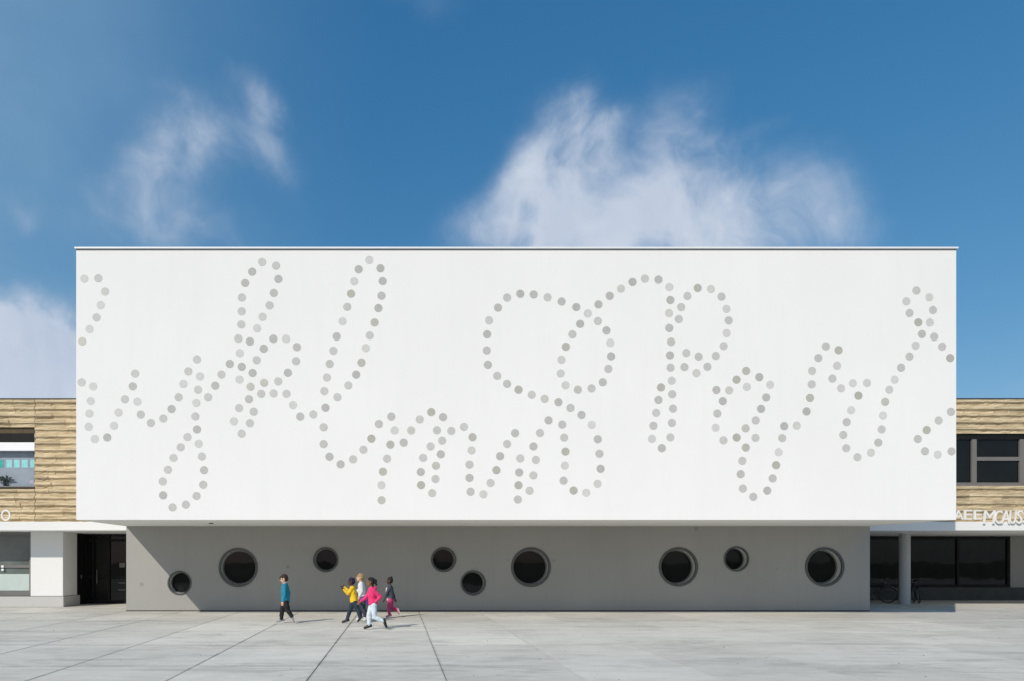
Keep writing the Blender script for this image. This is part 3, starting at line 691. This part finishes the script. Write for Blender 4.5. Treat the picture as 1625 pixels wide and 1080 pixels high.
# ------------------------------------------------------------------ bicycles under the right canopy
rub = mat('tyre_rubber', (0.015, 0.015, 0.015), 0.8, 0.1); bikep = mat('bicycle_paint', (0.02, 0.025, 0.04), 0.35, 0.1)
def torus(b, c, r, t, n=36, m=8):
    vs = []; fs = []
    for i in range(n):
        a = 2 * math.pi * i / n
        for j in range(m):
            q = 2 * math.pi * j / m; rr = r + t * math.cos(q)
            vs.append((c[0] + rr * math.cos(a), c[1] + t * math.sin(q), c[2] + rr * math.sin(a)))
    for i in range(n):
        for j in range(m): fs.append((i * m + j, ((i + 1) % n) * m + j, ((i + 1) % n) * m + (j + 1) % m, i * m + (j + 1) % m))
    b.add(vs, fs)
def bicycle():
    t = thing('bicycle', 'dark bicycle parked under the right canopy between the grey wall and the round column', 'bicycle', (0, 0, 0), 'bicycles parked under the right canopy')
    r = 0.33
    for x in (-0.5, 0.52):
        b = MB(); torus(b, (x, 0, r), r - 0.02, 0.019); wo_ = b.build('wheel', rub, t, True)
        b = MB(); torus(b, (x, 0, r), r - 0.048, 0.009, 36, 6); b.build('rim', M['steel'], wo_, True)
        b = MB()
        for k in range(18):
            a = 2 * math.pi * k / 18; b.tube([(x, 0.02 * (-1) ** k, r), (x + (r - 0.05) * math.cos(a), 0, r + (r - 0.05) * math.sin(a))], 0.0022, 4, False)
        b.tube([(x, -0.045, r), (x, 0.045, r)], 0.02, 8); b.build('spokes', M['steel'], wo_)
        b = MB()
        for k in range(-2, 12):
            pass
        pts = [(x + (r + 0.025) * math.cos(R(a)), 0, r + (r + 0.025) * math.sin(R(a))) for a in range(20, 171, 15)]
        b.tube(pts, 0.016, 6); b.build('mudguard', M['steel'] if x > 0 else bikep, t, True)
    b = MB(); bbk = (-0.06, 0, 0.30); st = (-0.22, 0, 0.78); hd = (0.34, 0, 0.80); hb = (0.37, 0, 0.66)
    for p, q, rr in ((bbk, st, 0.016), (st, hd, 0.016), (bbk, hb, 0.018), (hd, hb, 0.02)): b.tube([p, q], rr, 10)
    for s in (-0.05, 0.05): b.tube([(-0.5, s, r), (-0.06, s * 0.6, 0.30)], 0.010, 8); b.tube([(-0.5, s, r), (-0.22, s * 0.4, 0.76)], 0.009, 8); b.tube([(0.52, s, r), (0.375, s * 0.9, 0.64)], 0.012, 8)
    b.build('frame', bikep, t, True)
    b = MB(); b.tube([(-0.22, 0, 0.76), (-0.25, 0, 0.88)], 0.013, 8); b.build('seat_post', M['steel'], t, True)
    b = MB(); b.ellipsoid((-0.25, 0, 0.90), 0.13, 0.075, 0.035, 16, 8); b.ellipsoid((-0.13, 0, 0.905), 0.11, 0.03, 0.025, 12, 8); b.build('saddle', M['black'], t, True)
    b = MB(); b.tube([(0.34, 0, 0.80), (0.32, 0, 0.95)], 0.013, 8); b.tube([(0.20, -0.27, 0.97), (0.30, -0.2, 0.96), (0.33, -0.05, 0.95), (0.33, 0.05, 0.95), (0.30, 0.2, 0.96), (0.20, 0.27, 0.97)], 0.012, 8); b.build('handlebar', M['steel'], t, True)
    b = MB(); torus(b, (-0.06, -0.05, 0.30), 0.085, 0.008, 24, 6); b.tube([(-0.06, -0.05, 0.30), (0.06, -0.09, 0.19)], 0.009, 6); b.tube([(-0.06, 0.05, 0.30), (-0.18, 0.09, 0.41)], 0.009, 6)
    b.bev(0.03, 0.10, -0.17, -0.09, 0.18, 0.20, 0.004); b.bev(-0.22, -0.14, 0.09, 0.17, 0.40, 0.42, 0.004); b.build('crankset', M['steel'], t)
    b = MB(); b.ellipsoid((0.40, 0, 0.82), 0.035, 0.035, 0.035, 12, 8); b.build('headlight', M['steel'], t, True)
    return t
def copy_tree(o, parent=None):
    c_ = o.copy(); col.objects.link(c_)
    if parent: c_.parent = parent
    for ch in list(o.children): copy_tree(ch, c_)
    return c_
b1 = bicycle(); b2 = copy_tree(b1)
b1.location = (PX(1398, 28.3) - 0.35, 28.3, 0); b1.rotation_euler = (R(6), 0, R(-28))
b2.location = (PX(1456, 28.0) + 0.05, 28.1, 0); b2.rotation_euler = (R(-6), 0, R(62))
b2['label'] = 'dark bicycle parked on the right side of the round column'

# ------------------------------------------------------------------ children crossing the plaza
SKIN = dict(pale=mat('skin_pale', (0.62, 0.40, 0.28), 0.55, 0.05, 30), brown=mat('skin_brown', (0.22, 0.115, 0.065), 0.5, 0.06, 30), dark=mat('skin_dark', (0.075, 0.038, 0.025), 0.5, 0.08, 30))
def cloth(name, c, var=0.14): return mat(name, c, 0.85, var, 14, 0.35, 60)
eye_m = mat('eye_dark', (0.02, 0.015, 0.012), 0.2, 0.05)

fold_tex = bpy.data.textures.new('fold_clouds', 'CLOUDS'); fold_tex.noise_scale = 0.09; fold_tex.noise_depth = 2
hair_tex = bpy.data.textures.new('hair_clouds', 'CLOUDS'); hair_tex.noise_scale = 0.035; hair_tex.noise_depth = 3
def finish(mb, name, m, parent, voxel, smooth=4, dec=0.5):
    """grow one continuous skin over the overlapping limbs of mb"""
    me = mb.mesh('tmp', None, world_loc(parent)); o = bpy.data.objects.new('tmp', me); col.objects.link(o)
    r = o.modifiers.new('r', 'REMESH'); r.mode = 'VOXEL'; r.voxel_size = voxel
    s = o.modifiers.new('s', 'SMOOTH'); s.factor = 0.5; s.iterations = smooth
    fold = {'jacket': 0.030, 'shirt': 0.026, 'trousers': 0.028, 'hair': 0.030, 'waist_wrap': 0.03, 'hood': 0.02}.get(name)
    if fold: dp = o.modifiers.new('f', 'DISPLACE'); dp.texture = hair_tex if name == 'hair' else fold_tex; dp.strength = fold; dp.mid_level = 0.5; dp.texture_coords = 'LOCAL'
    if dec < 1: d = o.modifiers.new('d', 'DECIMATE'); d.ratio = dec
    dg = bpy.context.evaluated_depsgraph_get(); dg.update()
    out = bpy.data.meshes.new_from_object(o.evaluated_get(dg)); bpy.data.objects.remove(o); bpy.data.meshes.remove(me)
    out.name = name; out.materials.clear(); out.materials.append(m)
    out.polygons.foreach_set('use_smooth', [True] * len(out.polygons))
    return link(name, out, parent)

def limb(mb, p, q, r0, r1, flat=1.0, n=14):
    """tapered limb with rounded ends"""
    p, q = Vector(p), Vector(q); d = q - p; L = d.length
    if L < 1e-5: return
    d.normalize(); pts = []; rad = []
    for a in (90, 65, 40, 15): pts.append(p - d * r0 * math.sin(R(a))); rad.append(max(1e-4, r0 * math.cos(R(a))))
    for t in (0.33, 0.66): pts.append(p + d * L * t); rad.append(r0 + (r1 - r0) * t + 0.03 * (r0) * math.sin(math.pi * t))
    for a in (15, 40, 65, 90): pts.append(q + d * r1 * math.sin(R(a))); rad.append(max(1e-4, r1 * math.cos(R(a))))
    mb.tube(pts, 0, n, True, rad)

def torso(mb, spine, sizes, n=24):
    """loft ellipses (half depth, half width) along the spine in the XZ plane"""
    vs = []; fs = []; k = len(spine)
    for i, p in enumerate(spine):
        t = (spine[min(i + 1, k - 1)] - spine[max(i - 1, 0)]).normalized()
        fwd = Vector((-t.z, 0, t.x)).normalized()
        if fwd.x > 0: fwd = -fwd
        a, w_ = sizes[i]
        for j in range(n):
            q = 2 * math.pi * j / n
            vs.append(p + fwd * a * math.cos(q) + Vector((0, w_ * math.sin(q), 0)))
    for i in range(k - 1):
        for j in range(n): fs.append((i * n + j, i * n + (j + 1) % n, (i + 1) * n + (j + 1) % n, (i + 1) * n + j))
    fs += [tuple(range(n)), tuple((k - 1) * n + j for j in range(n))]
    mb.add(vs, fs)

def hand(mb, wrist, tip_dir, k, side, curl=0.5):
    d = tip_dir.normalized(); across = Vector((-d.z, 0, d.x)); 
    if across.x > 0: across = -across
    nrm = d.cross(across).normalized() * side
    c_ = wrist + d * 0.042 * k
    rot = Matrix((across, nrm, d)).transposed()
    mb.ellipsoid(c_, 0.034 * k, 0.016 * k, 0.046 * k, 14, 10, rot)
    for i, L in enumerate((0.058, 0.066, 0.062, 0.048)):
        base = wrist + d * 0.072 * k + across * (0.024 - 0.016 * i) * k
        k1 = base + d * L * 0.5 * k + nrm * 0.010 * curl * k
        k2 = k1 + (d * (1 - 0.5 * curl) + nrm * 0.9 * curl).normalized() * L * 0.5 * k
        limb(mb, base, k1, 0.0085 * k, 0.008 * k, n=8); limb(mb, k1, k2, 0.008 * k, 0.0065 * k, n=8)
    tb = wrist + d * 0.03 * k + across * 0.026 * k
    t1 = tb + (d * 0.7 + across * 0.7).normalized() * 0.032 * k; t2 = t1 + (d + nrm * 0.5).normalized() * 0.026 * k
    limb(mb, tb, t1, 0.011 * k, 0.009 * k, n=8); limb(mb, t1, t2, 0.009 * k, 0.007 * k, n=8)

def shoe(parent, ankle, toe, k, m, sole_m, side):
    a, t_ = Vector(ankle), Vector(toe); d = (t_ - a).normalized()
    b = MB()
    dn = Vector((d.z, 0, -d.x))
    if dn.z > 0: dn = -dn
    if abs(d.z) > 0.75: dn = Vector((1, 0, 0)) if (d.x <= 0.6) else dn
    heel = a + dn * 0.022 * k - d * 0.035 * k
    mid = a + (t_ - a) * 0.5 + dn * 0.006 * k
    limb(b, a - dn * 0.015 * k, heel, 0.040 * k, 0.038 * k); limb(b, heel, mid, 0.038 * k, 0.038 * k); limb(b, mid, t_, 0.038 * k, 0.026 * k)
    o = finish(b, 'shoe', m, parent, 0.008, 3, 0.5)
    s = MB(); ph = heel + dn * 0.030 * k - d * 0.022 * k; pt_ = t_ + dn * 0.018 * k + d * 0.008 * k
    w1 = Vector((0, 1, 0)); vs = []
    for p, wd in ((ph, 0.028), (ph + (pt_ - ph) * 0.35, 0.033), (ph + (pt_ - ph) * 0.75, 0.038), (pt_ + d * 0.01 * k, 0.022)):
        for s_ in (-1, 1):
            for tt in (0, 0.016): vs.append(p + w1 * wd * s_ * k + dn * tt * k)
    fs = []
    for i in range(3):
        o_ = i * 4; fs += [(o_, o_ + 2, o_ + 6, o_ + 4), (o_ + 1, o_ + 5, o_ + 7, o_ + 3), (o_, o_ + 4, o_ + 5, o_ + 1), (o_ + 2, o_ + 3, o_ + 7, o_ + 6)]
    fs += [(0, 1, 3, 2), (12, 14, 15, 13)]
    s.add(vs, fs); s.build('sole', sole_m, o)

def child(label, depth, ground_py, J, skin, top_m, leg_m, shoe_m, sole_m, hair_m, hair='short', top='jacket', extra=None, head_tilt=0.0, H=1.3):
    k = H / 1.3
    def P(n, dy=0.0):
        q = J[n]; p = at(q[0], q[1], depth); return Vector((p.x, depth + dy * k, p.z))
    gx = at(sum(J[n][0] for n in ('pelvis',)), ground_py, depth)
    root = thing('person', label, 'person', (gx.x, depth, 0.0), 'children crossing the plaza')
    # lift so that the lowest sole stands on the ground
    sh, hp = 0.115, 0.062
    nk, pv, hd_ = P('neck'), P('pelvis'), P('head')
    N = {n: P(n, -sh if n[0] == 'n' and n[1] in 'sew' else (sh if n[1] in 'sew' else (-hp if n[0] == 'n' else hp))) for n in J if len(n) == 2}
    # ---- body
    b = MB()
    up = (nk - pv)
    spine = [pv - up * 0.12, pv, pv + up * 0.28, pv + up * 0.55, pv + up * 0.80, nk - up * 0.04, nk + up * 0.04]
    torso(b, spine, [(0.06 * k, 0.085 * k), (0.088 * k, 0.115 * k), (0.076 * k, 0.10 * k), (0.085 * k, 0.118 * k), (0.08 * k, 0.125 * k), (0.052 * k, 0.075 * k), (0.04 * k, 0.04 * k)])
    limb(b, nk - up * 0.05, hd_ - Vector((0, 0, 0.03)), 0.040 * k, 0.038 * k)
    rot = Matrix.Rotation(R(-head_tilt), 3, 'Y')
    hv = lambda x, y, z: hd_ + rot @ (Vector((x, y, z)) * k)
    b.ellipsoid(hv(0.012, 0, 0.022), 0.094 * k, 0.076 * k, 0.088 * k, 22, 14, rot)
    b.ellipsoid(hv(-0.024, 0, -0.028), 0.062 * k, 0.060 * k, 0.078 * k, 20, 12, rot)
    limb(b, hv(-0.080, 0, 0.010), hv(-0.098, 0, -0.020), 0.010 * k, 0.014 * k, n=10)           # nose
    limb(b, hv(-0.078, -0.014, -0.052), hv(-0.078, 0.014, -0.052), 0.010 * k, 0.010 * k, n=8)    # lips
    limb(b, hv(-0.066, 0, -0.088), hv(-0.060, 0, -0.090), 0.020 * k, 0.02 * k, n=10)            # chin
    for s in (-1, 1):
        b.ellipsoid(hv(0.012, s * 0.078, -0.008), 0.020 * k, 0.010 * k, 0.030 * k, 10, 8, rot)
        limb(b, hv(-0.074, s * 0.012, 0.024), hv(-0.066, s * 0.046, 0.024), 0.010 * k, 0.009 * k, n=8)   # brow
    for q in 'nf':
        s = -1 if q == 'n' else 1
        limb(b, N[q + 's'], N[q + 'e'], 0.040 * k, 0.031 * k); limb(b, N[q + 'e'], N[q + 'w'], 0.032 * k, 0.022 * k)
        hand(b, N[q + 'w'], N[q + 'w'] - N[q + 'e'], k * 0.92, -s)
        limb(b, N[q + 'h'], N[q + 'k'], 0.070 * k, 0.048 * k); limb(b, N[q + 'k'], N[q + 'a'], 0.049 * k, 0.030 * k)
        limb(b, N[q + 'a'], N[q + 't'], 0.028 * k, 0.020 * k)
    finish(b, 'body', SKIN[skin], root, 0.0055, 3, 0.35)
    for s in (-1, 1):
        e = MB(); e.ellipsoid(hv(-0.074, s * 0.030, 0.006), 0.010 * k, 0.011 * k, 0.008 * k, 10, 8, rot); e.build('eye', eye_m, root, True)
    # ---- trousers
    b = MB()
    torso(b, [pv - up * 0.16, pv - up * 0.02, pv + up * 0.14], [(0.085 * k, 0.105 * k), (0.104 * k, 0.128 * k), (0.096 * k, 0.120 * k)])
    for q in 'nf':
        kk = N[q + 'k']; an = N[q + 'a']
        limb(b, N[q + 'h'], kk, 0.084 * k, 0.062 * k); limb(b, kk, an + (kk - an) * 0.10, 0.062 * k, 0.047 * k)
        fold = kk + (an - kk) * 0.75; limb(b, fold, fold + (an - kk) * 0.12, 0.052 * k, 0.05 * k)
    finish(b, 'trousers', leg_m, root, 0.010, 4, 0.6)
    # ---- top
    b = MB()
    loose = {'jacket': 1.22, 'shirt': 1.12}[top]
    torso(b, [pv - up * 0.04, pv + up * 0.10, pv + up * 0.30, pv + up * 0.55, pv + up * 0.80, nk - up * 0.03, nk + up * 0.01],
          [(0.100 * k * loose, 0.122 * k * 1.08), (0.098 * k * loose, 0.120 * k * 1.1), (0.09 * k * loose, 0.112 * k * 1.1), (0.094 * k * loose, 0.124 * k * 1.08), (0.088 * k * loose, 0.130 * k * 1.05), (0.06 * k * loose, 0.085 * k), (0.05 * k, 0.052 * k)])
    for q in 'nf':
        el, wr = N[q + 'e'], N[q + 'w']
        limb(b, N[q + 's'], el, 0.054 * k * (loose * 0.9), 0.046 * k); limb(b, el, wr + (el - wr) * 0.10, 0.046 * k, 0.035 * k)
        f1 = el + (wr - el) * 0.35; limb(b, f1, f1 + (wr - el) * 0.08, 0.046 * k, 0.044 * k)
    finish(b, top, top_m, root, 0.010, 4, 0.6)
    for q in 'nf': shoe(root, N[q + 'a'], N[q + 't'], k, shoe_m, sole_m, q)
    # ---- hair
    b = MB()
    b.ellipsoid(hv(0.022, 0, 0.036), 0.100 * k, 0.084 * k, 0.090 * k, 22, 14, rot, 0.05)
    b.ellipsoid(hv(0.050, 0, -0.006), 0.062 * k, 0.078 * k, 0.075 * k, 20, 12, rot, 0.05)
    if hair == 'fringe': limb(b, hv(-0.06, 0.03, 0.075), hv(-0.088, -0.02, 0.045), 0.030 * k, 0.022 * k)
    if hair == 'ponytail': b.ellipsoid(hv(0.125, 0, 0.01), 0.05 * k, 0.05 * k, 0.05 * k, 14, 10); limb(b, hv(0.12, 0, 0.01), hv(0.15, 0, -0.10), 0.042 * k, 0.02 * k); limb(b, hv(0.05, -0.05, -0.02), hv(0.06, -0.06, -0.12), 0.04 * k, 0.02 * k)
    if hair == 'bun': b.ellipsoid(hv(0.06, 0, 0.10), 0.045 * k, 0.045 * k, 0.045 * k, 14, 10)
    finish(b, 'hair', hair_m, root, 0.009, 2, 0.6)
    if extra: extra(root, P, N, pv, nk, up, k, hv)
    return root

black_c = cloth('black_cloth', (0.010, 0.010, 0.012)); teal_c = cloth('teal_cloth', (0.010, 0.205, 0.31)); yellow_c = cloth('yellow_cloth', (0.78, 0.50, 0.02))
jean_c = cloth('dark_denim', (0.018, 0.035, 0.055)); greyj_c = cloth('grey_denim', (0.04, 0.05, 0.07)); white_c = cloth('white_cloth', (0.70, 0.71, 0.74), 0.06)
pink_c = cloth('pink_cloth', (0.76, 0.035, 0.17)); pale_c = cloth('pale_blue_denim', (0.62, 0.70, 0.76), 0.08); rose_c = cloth('rose_cloth', (0.52, 0.05, 0.17)); purple_c = cloth('purple_cloth', (0.10, 0.05, 0.22))
slate_c = cloth('slate_cloth', (0.045, 0.06, 0.075)); blush_c = cloth('blush_cloth', (0.74, 0.56, 0.62), 0.06); hood_c = cloth('deep_purple_cloth', (0.016, 0.007, 0.035))
shoe_dark = mat('dark_shoe', (0.018, 0.018, 0.02), 0.5, 0.1); shoe_grey = mat('grey_shoe', (0.25, 0.25, 0.26), 0.6, 0.1); shoe_white = mat('white_shoe', (0.7, 0.69, 0.66), 0.6, 0.05); shoe_pink = mat('pink_shoe', (0.55, 0.2, 0.25), 0.6, 0.05)
hair_brown = mat('brown_hair', (0.035, 0.016, 0.010), 0.8, 0.4, 60); hair_black = mat('black_hair', (0.010, 0.009, 0.009), 0.8, 0.3, 60); hair_blond = mat('blond_hair', (0.34, 0.23, 0.10), 0.8, 0.3, 60)

child('child in teal sweater and black trousers walking alone ahead of the others', 18.89, 988,
      dict(head=(450.6, 917.6), neck=(452, 924.8), pelvis=(453, 952.5), ns=(453, 927.5), ne=(453.5, 941.5), nw=(450.5, 953), fs=(453, 927.5), fe=(457, 940.5), fw=(456.5, 952),
           fh=(451.8, 953.5), fk=(446.6, 969), fa=(446, 983.2), ft=(439, 986.2), nh=(453.8, 954), nk=(457.5, 968), na=(465.5, 979), nt=(468.2, 985.6)),
      'pale', teal_c, black_c, shoe_grey, shoe_white, hair_brown, 'fringe', 'shirt', head_tilt=18, H=1.36)
child('child in yellow jacket with arms raised, running in front of the group', 18.89, 988,
      dict(head=(557.2, 922), neck=(559.2, 929), pelvis=(562, 953.5), ns=(559.8, 931.5), ne=(552.5, 941), nw=(545.5, 933.5), fs=(559.8, 931.5), fe=(553, 938.5), fw=(546, 930),
           fh=(560.6, 954.5), fk=(554.6, 969), fa=(550.3, 982.6), ft=(543, 986.0), nh=(563, 954.5), nk=(569, 968.5), na=(571.6, 979.0), nt=(568.0, 984.6)),
      'dark', yellow_c, jean_c, shoe_dark, shoe_dark, hood_c, 'short', 'jacket', head_tilt=4, H=1.22)
def waist_wrap(root, P, N, pv, nk, up, k, hv):
    b = MB(); torso(b, [pv - up * 0.12, pv + up * 0.06, pv + up * 0.20], [(0.125 * k, 0.142 * k), (0.13 * k, 0.145 * k), (0.115 * k, 0.135 * k)])
    limb(b, pv + Vector((0.09, -0.05, 0.03)), pv + Vector((0.16, -0.08, -0.12)), 0.05, 0.03)
    finish(b, 'waist_wrap', purple_c, root, 0.010, 3, 0.6)
child('blond child in white shirt with purple wrap at the waist, half hidden behind the others', 19.68, 984,
      dict(head=(571.4, 915.6), neck=(572.8, 922.8), pelvis=(575.0, 950.5), ns=(573.8, 925.5), ne=(574.5, 937), nw=(570.8, 945.5), fs=(573.8, 925.5), fe=(569, 936), fw=(564, 938),
           nh=(575.4, 951.5), nk=(577.2, 966.5), na=(580.0, 978.5), nt=(577.8, 983.0), fh=(574.4, 951.5), fk=(571.2, 966.5), fa=(572.2, 979.5), ft=(566, 981.9)),
      'pale', white_c, greyj_c, shoe_white, shoe_white, hair_blond, 'short', 'shirt', waist_wrap, head_tilt=-4, H=1.32)
def hoodie(root, P, N, pv, nk, up, k, hv):
    b = MB(); b.ellipsoid(nk + Vector((0.085 * k, 0, -0.035 * k)), 0.06 * k, 0.09 * k, 0.06 * k, 16, 10); finish(b, 'hood', pink_c, root, 0.009, 3, 0.6)
child('child with dark ponytail in pink hooded jacket and pale trousers, running nearest the camera', 17.16, 998,
      dict(head=(587.6, 922.4), neck=(589.6, 930.4), pelvis=(592, 957), ns=(591, 934), ne=(603.5, 945.5), nw=(597, 953.0), fs=(589.4, 934), fe=(580.6, 947), fw=(572.0, 954),
           fh=(590.6, 958.5), fk=(585.6, 974.5), fa=(585.6, 991.5), ft=(578, 995.4), nh=(593, 958.5), nk=(594.5, 978.5), na=(609.0, 984.5), nt=(613.0, 993.8)),
      'brown', pink_c, pale_c, shoe_dark, shoe_dark, hair_black, 'ponytail', 'jacket', hoodie, head_tilt=6, H=1.26)
def white_front(root, P, N, pv, nk, up, k, hv):
    b = MB(); torso(b, [pv - up * 0.12, pv + up * 0.12, pv + up * 0.35, pv + up * 0.60, pv + up * 0.84], [(0.120 * k, 0.118 * k), (0.112 * k, 0.10 * k), (0.110 * k, 0.085 * k), (0.112 * k, 0.07 * k), (0.10 * k, 0.05 * k)])
    for i, v in enumerate(b.v): b.v[i] = (v[0] - 0.034 * k, v[1] , v[2])
    finish(b, 'undershirt', blush_c, root, 0.009, 3, 0.6)
child('child in slate jacket over white shirt and rose trousers, running last behind the pink jacket', 20.8, 979,
      dict(head=(618.0, 920.6), neck=(618.8, 927.6), pelvis=(620, 949.0), ns=(618.8, 930), ne=(614, 940.5), nw=(610.5, 949.0), fs=(619.6, 930), fe=(623.6, 941), fw=(626.6, 949),
           nh=(619.2, 950), nk=(617.2, 963.8), na=(618.2, 974.6), nt=(613.2, 977.2), fh=(620.6, 950), fk=(621.8, 964), fa=(630.2, 967), ft=(633.4, 973.2)),
      'dark', slate_c, rose_c, shoe_pink, shoe_white, hair_black, 'bun', 'jacket', white_front, head_tilt=0, H=1.2)
